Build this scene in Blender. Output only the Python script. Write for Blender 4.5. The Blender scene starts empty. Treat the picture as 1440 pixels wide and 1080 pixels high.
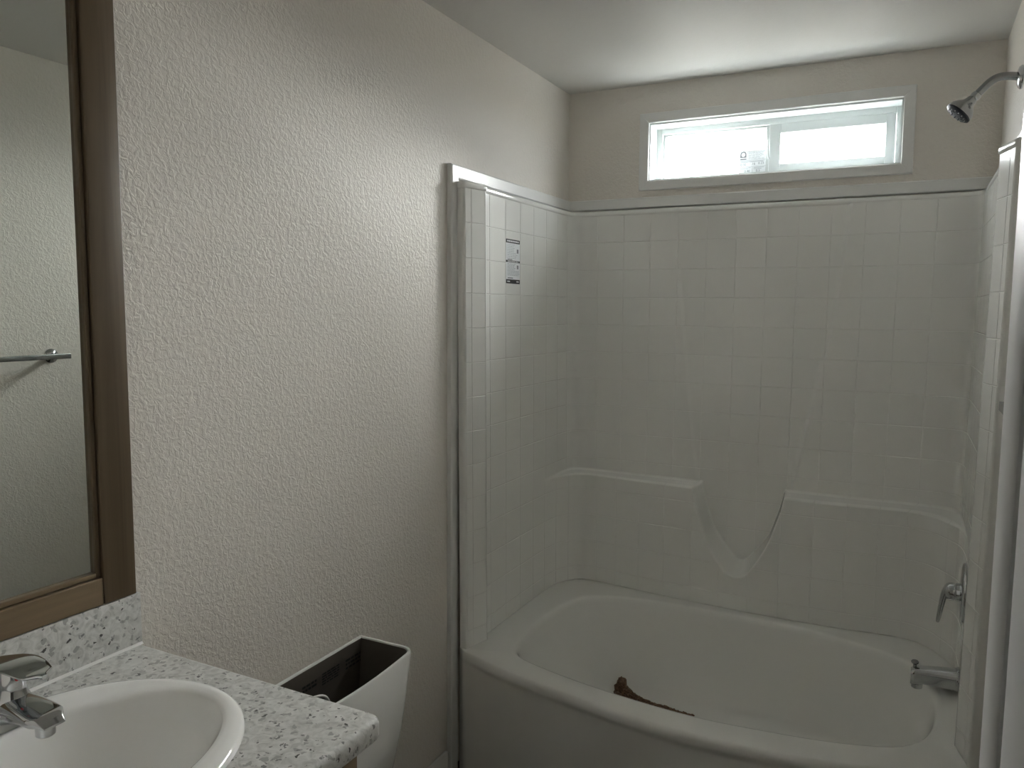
import bpy, bmesh, math, random
from mathutils import Vector, Matrix
from bisect import bisect_right

# ------------------------------------------------------------------ camera
scene = bpy.context.scene
COL = scene.collection
CAM = Vector((1.2903, -3.0333, 1.5249))
YAW, PITCH, ROLL, FPX = 0.4712, -0.0956, 0.0079, 1095.12
cam_data = bpy.data.cameras.new('camera')
cam_data.sensor_fit = 'HORIZONTAL'
cam_data.sensor_width = 36.0
cam_data.lens = 36.0 * FPX / 1440.0
cam_data.clip_start = 0.02
cam = bpy.data.objects.new('camera', cam_data)
COL.objects.link(cam)
fw = Vector((-math.sin(YAW) * math.cos(PITCH), math.cos(YAW) * math.cos(PITCH), math.sin(PITCH)))
rt = fw.cross(Vector((0, 0, 1))).normalized()
up = rt.cross(fw)
c_, s_ = math.cos(ROLL), math.sin(ROLL)
rt2 = c_ * rt + s_ * up
up2 = -s_ * rt + c_ * up
m3 = Matrix((rt2, up2, -fw)).transposed()
cam.matrix_world = Matrix.Translation(CAM) @ m3.to_4x4()
scene.camera = cam

# ------------------------------------------------------------------ world: plain bright overcast sky
SKY = 16.0
SUN = 30.0
world = bpy.data.worlds.new('overcast_sky')
scene.world = world
world.use_nodes = True
bgn = world.node_tree.nodes['Background']
bgn.inputs[0].default_value = (0.97, 0.985, 1.0, 1)
# standard overcast distribution: horizon one third as bright as the zenith
wt_ = world.node_tree
wtc = wt_.nodes.new('ShaderNodeTexCoord')
wsp = wt_.nodes.new('ShaderNodeSeparateXYZ')
wcl = wt_.nodes.new('ShaderNodeMath'); wcl.operation = 'MAXIMUM'; wcl.inputs[1].default_value = 0.0
wma = wt_.nodes.new('ShaderNodeMath'); wma.operation = 'MULTIPLY_ADD'
wma.inputs[1].default_value = SKY * 2 / 3; wma.inputs[2].default_value = SKY / 3
wt_.links.new(wtc.outputs['Generated'], wsp.inputs[0])
wt_.links.new(wsp.outputs['Z'], wcl.inputs[0])
wt_.links.new(wcl.outputs[0], wma.inputs[0])
wt_.links.new(wma.outputs[0], bgn.inputs[1])

# daylight portal in the window opening (guides the sky light, emits nothing)
pl = bpy.data.lights.new('window_portal', 'AREA')
pl.shape = 'RECTANGLE'
pl.size, pl.size_y = 0.95, 0.30
pl.cycles.is_portal = True
po = bpy.data.objects.new('window_portal', pl)
po.location = (0.786, 0.17, 2.14)
po.rotation_euler = (-math.pi / 2, 0, 0)
COL.objects.link(po)

# sun veiled by cloud: a broad soft glow low in the sky outside the window
sd = bpy.data.lights.new('veiled_sun', 'SUN')
sd.energy = SUN
sd.angle = math.radians(56)
sd.color = (1.0, 0.985, 0.96)
sob = bpy.data.objects.new('veiled_sun', sd)
SEL, SAZ = math.radians(24), math.radians(0)
sdir = Vector((-math.sin(SAZ) * math.cos(SEL), -math.cos(SAZ) * math.cos(SEL), -math.sin(SEL)))
sob.rotation_euler = sdir.to_track_quat('-Z', 'Y').to_euler()
sob.location = (0.8, 6, 5)
COL.objects.link(sob)

scene.view_settings.view_transform = 'Standard'
scene.view_settings.look = 'None'
scene.view_settings.exposure = 1.74
scene.view_settings.gamma = 1.0
scene.view_settings.use_curve_mapping = False
scene.cycles.max_bounces = 16
scene.cycles.diffuse_bounces = 10

# ------------------------------------------------------------------ helpers
def link(o, parent=None):
    COL.objects.link(o)
    if parent is not None:
        o.parent = parent
    return o

def mesh_obj(name, verts, faces, m, parent=None, smooth=False, flat=None):
    me = bpy.data.meshes.new(name)
    me.from_pydata([tuple(v) for v in verts], [], faces)
    if smooth:
        me.polygons.foreach_set('use_smooth', [True] * len(me.polygons))
        if flat:
            for i in flat:
                me.polygons[i].use_smooth = False
    me.materials.append(m)
    me.update()
    return link(bpy.data.objects.new(name, me), parent)

def bm_obj(name, bm, m, parent=None, smooth=False, angle=None):
    me = bpy.data.meshes.new(name)
    bmesh.ops.recalc_face_normals(bm, faces=bm.faces)
    bm.to_mesh(me)
    bm.free()
    if smooth:
        me.polygons.foreach_set('use_smooth', [True] * len(me.polygons))
        if angle:
            me.set_sharp_from_angle(angle=math.radians(angle))
    me.materials.append(m)
    me.update()
    return link(bpy.data.objects.new(name, me), parent)

def add_box(bm, x0, x1, y0, y1, z0, z1, bevel=0.0, seg=2):
    b = bmesh.new()
    bmesh.ops.create_cube(b, size=1.0)
    for v in b.verts:
        v.co = Vector((x0 + (v.co.x + .5) * (x1 - x0), y0 + (v.co.y + .5) * (y1 - y0), z0 + (v.co.z + .5) * (z1 - z0)))
    if bevel > 0:
        bmesh.ops.bevel(b, geom=list(b.edges), offset=bevel, segments=seg, profile=0.5, affect='EDGES')
    join(bm, b)
    return bm

def join(bm, b):
    vm = {}
    for v in b.verts:
        vm[v.index if v.index >= 0 else id(v)] = None
    b.verts.ensure_lookup_table()
    b.verts.index_update()
    nv = [bm.verts.new(v.co) for v in b.verts]
    for f in b.faces:
        try:
            bm.faces.new([nv[v.index] for v in f.verts])
        except ValueError:
            pass
    b.free()

def box(name, x0, x1, y0, y1, z0, z1, m, parent=None, bevel=0.0, seg=2):
    bm = bmesh.new()
    add_box(bm, min(x0, x1), max(x0, x1), min(y0, y1), max(y0, y1), min(z0, z1), max(z0, z1), bevel, seg)
    return bm_obj(name, bm, m, parent, smooth=bevel > 0, angle=35)

def loft(name, loops, m, parent=None, cap0=False, cap1=False, closed=True, smooth=True, angle=None):
    """loops: list of equal length rings of points"""
    n = len(loops[0])
    verts = [p for l in loops for p in l]
    faces = []
    for i in range(len(loops) - 1):
        for j in range(n if closed else n - 1):
            k = (j + 1) % n
            faces.append((i * n + j, i * n + k, (i + 1) * n + k, (i + 1) * n + j))
    if cap0:
        faces.append(tuple(range(n))[::-1])
    if cap1:
        b = (len(loops) - 1) * n
        faces.append(tuple(b + j for j in range(n)))
    bm = bmesh.new()
    bv = [bm.verts.new(v) for v in verts]
    for f in faces:
        try:
            bm.faces.new([bv[i] for i in f])
        except ValueError:
            pass
    return bm_obj(name, bm, m, parent, smooth=smooth, angle=angle)

def frame_at(t):
    t = t.normalized()
    a = Vector((0, 0, 1)) if abs(t.z) < 0.9 else Vector((0, 1, 0))
    u = t.cross(a).normalized()
    return u, t.cross(u).normalized()

def tube(name, pts, rad, m, parent=None, n=16, cap=True, scale=None):
    """tube along pts (list of Vector) with radii (float or list); scale=(a,b) makes the section elliptic"""
    pts = [Vector(p) for p in pts]
    if not isinstance(rad, (list, tuple)):
        rad = [rad] * len(pts)
    loops = []
    u = None
    for i, p in enumerate(pts):
        t = (pts[min(i + 1, len(pts) - 1)] - pts[max(i - 1, 0)]).normalized()
        if u is None:
            u, v = frame_at(t)
        else:
            u = (u - t * u.dot(t)).normalized()
            v = t.cross(u).normalized()
        sa, sb = scale if scale else (1, 1)
        loops.append([p + rad[i] * (sa * math.cos(a) * u + sb * math.sin(a) * v) for a in [2 * math.pi * k / n for k in range(n)]])
    return loft(name, loops, m, parent, cap, cap, angle=50)

def revolve(name, origin, axis, prof, m, parent=None, n=32, ey=1.0, uref=None, angle=40):
    """prof: list of (distance along axis, radius)"""
    axis = Vector(axis).normalized()
    if uref is not None:
        u = Vector(uref).normalized()
        v = axis.cross(u).normalized()
    else:
        u, v = frame_at(axis)
    o = Vector(origin)
    loops = []
    for d, r in prof:
        loops.append([o + axis * d + max(r, 1e-4) * (math.cos(a) * u + ey * math.sin(a) * v) for a in [2 * math.pi * k / n for k in range(n)]])
    return loft(name, loops, m, parent, True, True, angle=angle)

def empty(name, loc, label, cat, group=None):
    o = bpy.data.objects.new(name, None)
    o.empty_display_size = 0.05
    COL.objects.link(o)
    o.location = loc
    tag(o, label, cat, group)
    return o

def tag(o, label, cat, group=None):
    o['label'] = label
    o['category'] = cat
    if group:
        o['group'] = group
    return o

def struct(o):
    o['kind'] = 'structure'
    return o

def put_under(root):
    """children were modelled in world space: keep them there"""
    bpy.context.view_layer.update()
    inv = root.matrix_world.inverted()
    for ch in root.children:
        ch.matrix_parent_inverse = inv

def cr(p0, p1, p2, p3, t):
    return tuple(0.5 * (2 * b + (c - a) * t + (2 * a - 5 * b + 4 * c - d) * t * t + (3 * b - a - 3 * c + d) * t ** 3) for a, b, c, d in zip(p0, p1, p2, p3))

def spline_closed(pts, k=8):
    n = len(pts)
    out = []
    for i in range(n):
        for j in range(k):
            out.append(cr(pts[i - 1], pts[i], pts[(i + 1) % n], pts[(i + 2) % n], j / k))
    return out

def spline_open(pts, k=8):
    P = [tuple(2 * a - b for a, b in zip(pts[0], pts[1]))] + list(pts) + [tuple(2 * a - b for a, b in zip(pts[-1], pts[-2]))]
    out = []
    for i in range(1, len(P) - 2):
        for j in range(k):
            out.append(cr(P[i - 1], P[i], P[i + 1], P[i + 2], j / k))
    out.append(tuple(pts[-1]))
    return out

def sstep(a, b, x):
    t = min(1.0, max(0.0, (x - a) / (b - a)))
    return t * t * (3 - 2 * t)

def lstep(a, b, x):
    return min(1.0, max(0.0, (x - a) / (b - a)))

# ------------------------------------------------------------------ materials
def mat(name, color, rough=0.5, metal=0.0, spec=0.5, coat=0.0):
    m = bpy.data.materials.new(name)
    m.use_nodes = True
    b = m.node_tree.nodes['Principled BSDF']
    b.inputs['Base Color'].default_value = (*color, 1)
    b.inputs['Roughness'].default_value = rough
    b.inputs['Metallic'].default_value = metal
    b.inputs['Specular IOR Level'].default_value = spec
    b.inputs['Coat Weight'].default_value = coat
    return m

def nodes(m):
    t = m.node_tree
    return t, t.nodes, t.links, t.nodes['Principled BSDF']

def noise(m, scale, detail=3.0, vec=None, rough=0.5, dist=0.0):
    t, n, l, b = nodes(m)
    nt = n.new('ShaderNodeTexNoise')
    nt.inputs['Scale'].default_value = scale
    nt.inputs['Detail'].default_value = detail
    nt.inputs['Roughness'].default_value = rough
    nt.inputs['Distortion'].default_value = dist
    if vec is not None:
        l.new(vec, nt.inputs['Vector'])
    return nt

def objcoord(m, scale=(1, 1, 1)):
    t, n, l, b = nodes(m)
    tc = n.new('ShaderNodeTexCoord')
    mp = n.new('ShaderNodeMapping')
    mp.inputs['Scale'].default_value = scale
    l.new(tc.outputs['Object'], mp.inputs['Vector'])
    return mp.outputs['Vector']

def bump(m, fac, strength, dist):
    t, n, l, b = nodes(m)
    bp = n.new('ShaderNodeBump')
    bp.inputs['Strength'].default_value = strength
    bp.inputs['Distance'].default_value = dist
    l.new(fac, bp.inputs['Height'])
    l.new(bp.outputs['Normal'], b.inputs['Normal'])

def ramp(m, fac, stops, interp='LINEAR'):
    t, n, l, b = nodes(m)
    r = n.new('ShaderNodeValToRGB')
    r.color_ramp.interpolation = interp
    el = r.color_ramp.elements
    while len(el) < len(stops):
        el.new(0.5)
    for e, (p, c) in zip(el, stops):
        e.position = p
        e.color = (*c, 1)
    l.new(fac, r.inputs['Fac'])
    return r.outputs['Color']

def mixc(m, fac, a, b_, blend='MIX'):
    t, n, l, b = nodes(m)
    mx = n.new('ShaderNodeMix')
    mx.data_type = 'RGBA'
    mx.blend_type = blend
    for sock, v in ((mx.inputs[0], fac), (mx.inputs[6], a), (mx.inputs[7], b_)):
        if isinstance(v, (int, float)):
            sock.default_value = v
        elif isinstance(v, tuple):
            sock.default_value = (*v, 1)
        else:
            l.new(v, sock)
    return mx.outputs[2]

def paint(name, color, strength, scale=62.0):
    """painted drywall with a sprayed orange-peel texture"""
    m = mat(name, color, 0.55, spec=0.25)
    t, n, l, b = nodes(m)
    v = objcoord(m)
    a = noise(m, scale, 2.5, v, 0.55, 0.6)
    r = ramp(m, a.outputs['Fac'], [(0.40, (0, 0, 0)), (0.62, (1, 1, 1))])
    f = noise(m, scale * 5, 2, v)
    h = mixc(m, 0.12, r, f.outputs['Fac'])
    bump(m, h, strength, 0.0022)
    return m

M = {}
WALLC = (0.76, 0.725, 0.675)
M['wall'] = paint('wall_paint', WALLC, 0.42, 85)
M['ceil'] = paint('ceiling_paint', (0.67, 0.66, 0.64), 0.12, 70)
M['trim'] = mat('white_trim', (0.77, 0.77, 0.76), 0.4)
M['vinyl_frame'] = mat('white_window_vinyl', (0.62, 0.65, 0.65), 0.35)
M['acrylic'] = mat('white_tub_acrylic', (0.82, 0.82, 0.795), 0.12, spec=0.5)
M['porcelain'] = mat('white_porcelain', (0.88, 0.88, 0.865), 0.08)
M['tank'] = mat('tank_porcelain', (0.76, 0.76, 0.74), 0.10)
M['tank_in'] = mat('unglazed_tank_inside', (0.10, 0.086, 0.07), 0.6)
M['chrome'] = mat('chrome', (0.55, 0.56, 0.57), 0.08, 1.0)
M['dark_plastic'] = mat('dark_rubber', (0.02, 0.022, 0.03), 0.45)
M['brushed'] = mat('brushed_metal', (0.36, 0.37, 0.375), 0.24, 1.0)
M['red'] = mat('red_dot', (0.5, 0.01, 0.015), 0.3)
M['black'] = mat('black_print', (0.012, 0.012, 0.014), 0.5)
M['print'] = mat('grey_print', (0.22, 0.23, 0.25), 0.5)
M['faint'] = mat('faint_print', (0.38, 0.40, 0.43), 0.5)
M['sticker'] = mat('sticker_paper', (0.78, 0.80, 0.82), 0.35)
M['white_plastic'] = mat('white_plastic', (0.72, 0.72, 0.70), 0.35)
M['caulk'] = mat('white_caulk', (0.78, 0.78, 0.76), 0.4)
M['paper'] = mat('brown_kraft_paper', (0.20, 0.115, 0.065), 0.8)
_n = noise(M['paper'], 160, 3, objcoord(M['paper']))
nodes(M['paper'])[2].new(ramp(M['paper'], _n.outputs['Fac'], [(0.35, (0.09, 0.05, 0.03)), (0.7, (0.26, 0.155, 0.09))]), nodes(M['paper'])[3].inputs['Base Color'])
M['ground'] = mat('dark_soil_ground', (0.11, 0.10, 0.085), 0.95)
_n = noise(M['ground'], 30, 4, objcoord(M['ground']))
bump(M['ground'], _n.outputs['Fac'], 0.5, 0.01)

def wood(name, dark, light, axis):
    m = mat(name, light, 0.42, spec=0.35)
    t, n, l, b = nodes(m)
    sc = [38, 38, 38]
    sc[axis] = 1.6
    v = objcoord(m, tuple(sc))
    a = noise(m, 1.0, 5, v, 0.6, 0.8)
    l.new(ramp(m, a.outputs['Fac'], [(0.3, dark), (0.72, light)]), b.inputs['Base Color'])
    bump(m, a.outputs['Fac'], 0.06, 0.001)
    return m
M['wood_v'] = wood('stained_maple_upright', (0.090, 0.064, 0.038), (0.145, 0.105, 0.065), 2)
M['wood_h'] = wood('stained_maple_level', (0.150, 0.108, 0.064), (0.225, 0.165, 0.100), 1)

# speckled laminate
lam = mat('speckled_laminate', (0.5, 0.5, 0.48), 0.35)
t_, n_, l_, b_ = nodes(lam)
v_ = objcoord(lam)
base_n = noise(lam, 55, 4, v_, 0.6, 1.2)
colr = ramp(lam, base_n.outputs['Fac'], [(0.33, (0.44, 0.44, 0.425)), (0.46, (0.56, 0.56, 0.54)), (0.60, (0.66, 0.66, 0.64)), (0.75, (0.74, 0.74, 0.72))])
def flecks(scale, thr, rad, dark, cin):
    vo = n_.new('ShaderNodeTexVoronoi')
    vo.inputs['Scale'].default_value = scale
    vo.inputs['Randomness'].default_value = 1.0
    wp = noise(lam, scale * 0.9, 2, v_)
    mv = n_.new('ShaderNodeMix'); mv.data_type = 'VECTOR'
    mv.inputs[0].default_value = 0.018
    l_.new(v_, mv.inputs[4]); l_.new(wp.outputs['Color'], mv.inputs[5])
    l_.new(mv.outputs[1], vo.inputs['Vector'])
    sp = n_.new('ShaderNodeSeparateColor')
    l_.new(vo.outputs['Color'], sp.inputs[0])
    lt = n_.new('ShaderNodeMath'); lt.operation = 'LESS_THAN'
    l_.new(sp.outputs[0], lt.inputs[0]); lt.inputs[1].default_value = thr
    rr = n_.new('ShaderNodeMath'); rr.operation = 'LESS_THAN'
    l_.new(vo.outputs['Distance'], rr.inputs[0]); rr.inputs[1].default_value = rad
    mu = n_.new('ShaderNodeMath'); mu.operation = 'MULTIPLY'
    l_.new(lt.outputs[0], mu.inputs[0]); l_.new(rr.outputs[0], mu.inputs[1])
    return mixc(lam, mu.outputs[0], cin, dark)
c1 = flecks(85, 0.26, 0.42, (0.36, 0.36, 0.35), colr)
c2 = flecks(120, 0.14, 0.38, (0.20, 0.20, 0.20), c1)
c3 = flecks(100, 0.055, 0.33, (0.075, 0.072, 0.07), c2)
l_.new(c3, b_.inputs['Base Color'])
M['laminate'] = lam

# mirror and window glass
M['mirror'] = mat('mirror_silver', (0.84, 0.88, 0.85), 0.0, 1.0)
gl = bpy.data.materials.new('window_glass')
gl.use_nodes = True
gt = gl.node_tree
for nn in list(gt.nodes):
    if nn.type == 'BSDF_PRINCIPLED':
        gt.nodes.remove(nn)
out = [nn for nn in gt.nodes if nn.type == 'OUTPUT_MATERIAL'][0]
tr = gt.nodes.new('ShaderNodeBsdfTransparent')
tr.inputs[0].default_value = (0.96, 0.975, 0.975, 1)
gg = gt.nodes.new('ShaderNodeBsdfGlossy')
gg.inputs['Roughness'].default_value = 0.02
ms = gt.nodes.new('ShaderNodeMixShader')
ms.inputs[0].default_value = 0.06
gt.links.new(tr.outputs[0], ms.inputs[1]); gt.links.new(gg.outputs[0], ms.inputs[2])
gt.links.new(ms.outputs[0], out.inputs[0])
M['glass'] = gl
# floor sheet vinyl
M['floor'] = mat('floor_vinyl', (0.22, 0.19, 0.16), 0.45)
_n = noise(M['floor'], 6, 5, objcoord(M['floor'], (8, 1, 1)), 0.6, 0.5)
nodes(M['floor'])[2].new(ramp(M['floor'], _n.outputs['Fac'], [(0.3, (0.09, 0.075, 0.06)), (0.7, (0.17, 0.145, 0.12))]), nodes(M['floor'])[3].inputs['Base Color'])

# ------------------------------------------------------------------ room shell
W, H = 1.524, 2.402
YF = -2.733           # inner face of the front wall with the doorway
WX0, WX1, WZ0, WZ1 = 0.341, 1.233, 2.032, 2.252    # window opening
TW = 0.15
struct(box('floor', -1.0, 2.6, -4.6, TW, -0.1, 0.0, M['floor']))
struct(box('ceiling', -1.0, 2.6, -4.6, TW, H, H + 0.1, M['ceil']))
struct(box('wall_left', -0.11, 0.0, YF - 0.11, TW, 0, H, M['wall']))
struct(box('wall_right', W, W + 0.11, YF - 0.11, TW, 0, H, M['wall']))
bm = bmesh.new()
add_box(bm, -0.11, WX0, 0, TW, 0, H)
add_box(bm, WX1, W + 0.11, 0, TW, 0, H)
add_box(bm, WX0, WX1, 0, TW, 0, WZ0)
add_box(bm, WX0, WX1, 0, TW, WZ1, H)
struct(bm_obj('wall_back', bm, M['wall']))
# front wall with doorway (the camera stands in it) and the hall beyond
DX0, DX1, DZ = 0.545, 1.3388, 2.05
bm = bmesh.new()
add_box(bm, -0.11, DX0, YF - 0.11, YF, 0, H)
add_box(bm, DX1, W + 0.11, YF - 0.11, YF, 0, H)
add_box(bm, DX0, DX1, YF - 0.11, YF, DZ, H)
struct(bm_obj('wall_front', bm, M['wall']))
bm = bmesh.new()
add_box(bm, -1.0, -0.9, -4.6, YF - 0.11, 0, H)
add_box(bm, 2.5, 2.6, -4.6, YF - 0.11, 0, H)
add_box(bm, -1.0, 2.6, -4.7, -4.6, 0, H)
add_box(bm, -1.0, -0.11, YF - 0.11, YF, 0, H)
add_box(bm, W + 0.11, 2.6, YF - 0.11, YF, 0, H)
struct(bm_obj('wall_hall', bm, M['wall']))
struct(box('ground', -40, 40, TW, 60, -0.72, -0.62, M['ground']))

# door jambs: two flush boards with a narrow recessed joint
JX = 1.3188
dj = struct(box('trim_5', JX, DX1, YF - 0.041, YF + 0.0, 0, DZ, M['trim'], bevel=0.002))
box('jamb_joint', JX + 0.0025, DX1, YF - 0.053, YF - 0.041, 0, DZ, M['trim'], dj)
box('jamb_board', JX, DX1, YF - 0.11, YF - 0.053, 0, DZ, M['trim'], dj, bevel=0.0015)
dj = struct(box('trim_6', DX0, DX0 + 0.02, YF - 0.11, YF, 0, DZ - 0.02, M['trim'], bevel=0.002))
box('jamb_head', DX0, JX, YF - 0.11, YF, DZ - 0.02, DZ, M['trim'], dj, bevel=0.002)
dc = struct(box('trim_7', JX + 0.026, JX + 0.083, YF, YF + 0.012, 0, DZ + 0.04, M['trim'], bevel=0.003))
box('casing_head', DX0 - 0.05, JX + 0.026, YF, YF + 0.012, DZ + 0.005, DZ + 0.04, M['trim'], dc, bevel=0.003)

# baseboards
def baseboard(name, x0, x1, y0, y1):
    return struct(box(name, x0, x1, y0, y1, 0, 0.083, M['trim'], bevel=0.004))
baseboard('baseboard_left', 0, 0.012, -2.06, -0.962)
baseboard('baseboard_right', W - 0.012, W, YF + 0.012, -0.962)

# ------------------------------------------------------------------ window
def mitred(name, x0, x1, z0, z1, wd, y0, y1, m, parent=None, first=None):
    """rectangular mitred casing of four boards lying in the x-z plane, front at y0"""
    sides = []
    o = [(x0, z0), (x1, z0), (x1, z1), (x0, z1)]
    i = [(x0 + wd, z0 + wd), (x1 - wd, z0 + wd), (x1 - wd, z1 - wd), (x0 + wd, z1 - wd)]
    res = []
    for k in range(4):
        a, b = o[k], o[(k + 1) % 4]
        c, d = i[(k + 1) % 4], i[k]
        g = 0.0004
        dx, dz = b[0] - a[0], b[1] - a[1]
        L = math.hypot(dx, dz)
        ux, uz = dx / L * g, dz / L * g
        q = [(a[0] + ux, a[1] + uz), (b[0] - ux, b[1] - uz), (c[0] - ux, c[1] - uz), (d[0] + ux, d[1] + uz)]
        e = 0.0025
        cx = sum(p[0] for p in q) / 4
        cz = sum(p[1] for p in q) / 4
        # small eased long edges: inset in the across direction only
        nx, nz = -dz / L, dx / L
        q2 = [(q[0][0] + nx * e, q[0][1] + nz * e), (q[1][0] + nx * e, q[1][1] + nz * e), (q[2][0] - nx * e, q[2][1] - nz * e), (q[3][0] - nx * e, q[3][1] - nz * e)]
        V = [(p[0], y1, p[1]) for p in q] + [(p[0], y0 + e, p[1]) for p in q] + [(p[0], y0, p[1]) for p in q2]
        F = [(3, 2, 1, 0), (8, 9, 10, 11)]
        for s in range(4):
            r = (s + 1) % 4
            F += [(s, r, 4 + r, 4 + s), (4 + s, 4 + r, 8 + r, 8 + s)]
        res.append((V, F))
    objs = []
    for k, (V, F) in enumerate(res):
        bm = bmesh.new()
        bv = [bm.verts.new(v) for v in V]
        for f in F:
            bm.faces.new([bv[j] for j in f])
        nm = name if k == 0 and first else 'casing_board'
        ob = bm_obj(nm, bm, m, parent if objs == [] or not first else objs[0])
        objs.append(ob)
    return objs

wt = mitred('trim_1', 0.305, 1.2705, 1.995, 2.2905, 0.0375, -0.012, 0.0, M['trim'], None, True)
struct(wt[0])

# drywall reveal lining, painted white
wn = bpy.data.objects.new('window_1', None)
COL.objects.link(wn)
wn.location = (0.786, 0.1, WZ0)
struct(wn)
wn['label'] = 'long narrow white sliding window above the tub surround'
def wb(name, *a, m='vinyl_frame', bevel=0.002):
    return box(name, *a, M[m], wn, bevel=bevel)
for nm, a in (('reveal_board', (WX0, WX0 + 0.006, 0.0, 0.085, WZ0, WZ1)), ('reveal_board', (WX1 - 0.006, WX1, 0.0, 0.085, WZ0, WZ1)),
              ('reveal_board', (WX0 + 0.006, WX1 - 0.006, 0.0, 0.085, WZ0, WZ0 + 0.006)), ('reveal_board', (WX0 + 0.006, WX1 - 0.006, 0.0, 0.085, WZ1 - 0.006, WZ1))):
    wb(nm, *a, bevel=0)
# outer vinyl frame
FX0, FX1, FZ0, FZ1 = WX0 + 0.002, WX1 - 0.002, WZ0 + 0.002, WZ1 - 0.001
wb('window_frame', FX0, FX0 + 0.026, 0.085, 0.14, FZ0, FZ1)
wb('window_frame', FX1 - 0.020, FX1, 0.085, 0.14, FZ0, FZ1)
wb('window_frame', FX0 + 0.026, FX1 - 0.020, 0.085, 0.14, FZ1 - 0.026, FZ1)
wb('window_frame', FX0 + 0.026, FX1 - 0.020, 0.085, 0.14, FZ0, FZ0 + 0.014)
# fixed left light (rear track)
wb('glazing_bead', FX0 + 0.026, FX0 + 0.035, 0.100, 0.13, FZ0 + 0.014, FZ1 - 0.026)
wb('glazing_bead', 0.768, 0.780, 0.100, 0.13, FZ0 + 0.014, FZ1 - 0.026)
wb('glazing_bead', FX0 + 0.035, 0.768, 0.100, 0.13, FZ1 - 0.034, FZ1 - 0.026)
wb('glazing_bead', FX0 + 0.035, 0.768, 0.100, 0.13, FZ0 + 0.014, FZ0 + 0.020)
box('pane', FX0 + 0.035, 0.768, 0.112, 0.116, FZ0 + 0.020, FZ1 - 0.034, M['glass'], wn)
# sliding right sash (front track)
SX0, SX1, SZ0, SZ1 = 0.782, FX1 - 0.021, FZ0 + 0.010, 2.226
sash = box('sash', SX0, SX0 + 0.040, 0.088, 0.112, SZ0, SZ1, M['vinyl_frame'], wn, bevel=0.002)
def sb(*a):
    return box('sash_rail', *a, M['vinyl_frame'], wn, bevel=0.002)
sb(SX1 - 0.032, SX1, 0.088, 0.112, SZ0, SZ1)
sb(SX0 + 0.040, SX1 - 0.032, 0.088, 0.112, SZ1 - 0.035, SZ1)
sb(SX0 + 0.040, SX1 - 0.032, 0.088, 0.112, SZ0, SZ0 + 0.034)
box('pane', SX0 + 0.040, SX1 - 0.032, 0.098, 0.102, SZ0 + 0.034, SZ1 - 0.035, M['glass'], wn)
# pull latch on the meeting stile
tube('latch', [(0.780, 0.092, 2.172), (0.779, 0.080, 2.160), (0.780, 0.078, 2.135), (0.781, 0.080, 2.110), (0.782, 0.092, 2.102)], [0.003, 0.0045, 0.005, 0.0045, 0.003], M['vinyl_frame'], wn, 10)
put_under(wn)

def text_mesh(txt, size):
    cu = bpy.data.curves.new('lettering', 'FONT')
    cu.body = txt
    cu.size = size
    cu.align_x = 'LEFT'
    o = bpy.data.objects.new('lettering', cu)
    COL.objects.link(o)
    bpy.context.view_layer.update()
    dg = bpy.context.evaluated_depsgraph_get()
    me = bpy.data.meshes.new_from_object(o.evaluated_get(dg))
    bpy.data.objects.remove(o)
    bpy.data.curves.remove(cu)
    return me

def rects_obj(name, rects, to3d, m, parent):
    V, F = [], []
    for (a0, b0, a1, b1) in rects:
        k = len(V)
        V += [to3d(a0, b0), to3d(a1, b0), to3d(a1, b1), to3d(a0, b1)]
        F.append((k, k + 1, k + 2, k + 3))
    return mesh_obj(name, V, F, m, parent)

# energy sticker on the fixed pane (inside face)
YS = 0.1116
stk = empty('energy_sticker', (0.7175, 0.1118, 2.052), 'white printed energy label stuck on the fixed window pane', 'sticker')
box('sticker_sheet', 0.668, 0.7672, YS, YS + 0.0003, 2.054, 2.140, M['sticker'], stk)
def w3(a, b):
    return (0.668 + a * 0.0992, YS - 0.0003, 2.140 - b * 0.086)
R_ = random.Random(4)
rl = [(0.0, 0.0, 1.0, 0.008), (0.0, 0.992, 1.0, 1.0), (0, 0, .008, 1), (.992, 0, 1, 1), (0, .42, 1, .43), (0, .70, 1, .712), (.30, 0, .308, .42), (.5, .70, .51, 1)]
for j in range(7):
    x = 0.34
    while x < 0.92 - 0.08 * (j % 3):
        w = R_.uniform(.05, .14)
        rl.append((x, .05 + j * .052, min(x + w, .96), .05 + j * .052 + .018)); x += w + .02
for j, (a, b) in enumerate(((.04, .40), (.36, .62), (.55, .95))):
    rl.append((a, .46, b, .478)); rl.append((a + .02, .50, b - .05, .515))
for a, b in ((.04, .44), (.55, .95)):
    rl.append((a, .745, b, .765)); rl.append((a, .80, b - .1, .82))
rects_obj('fine_print', rl, w3, M['faint'], stk)
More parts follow.
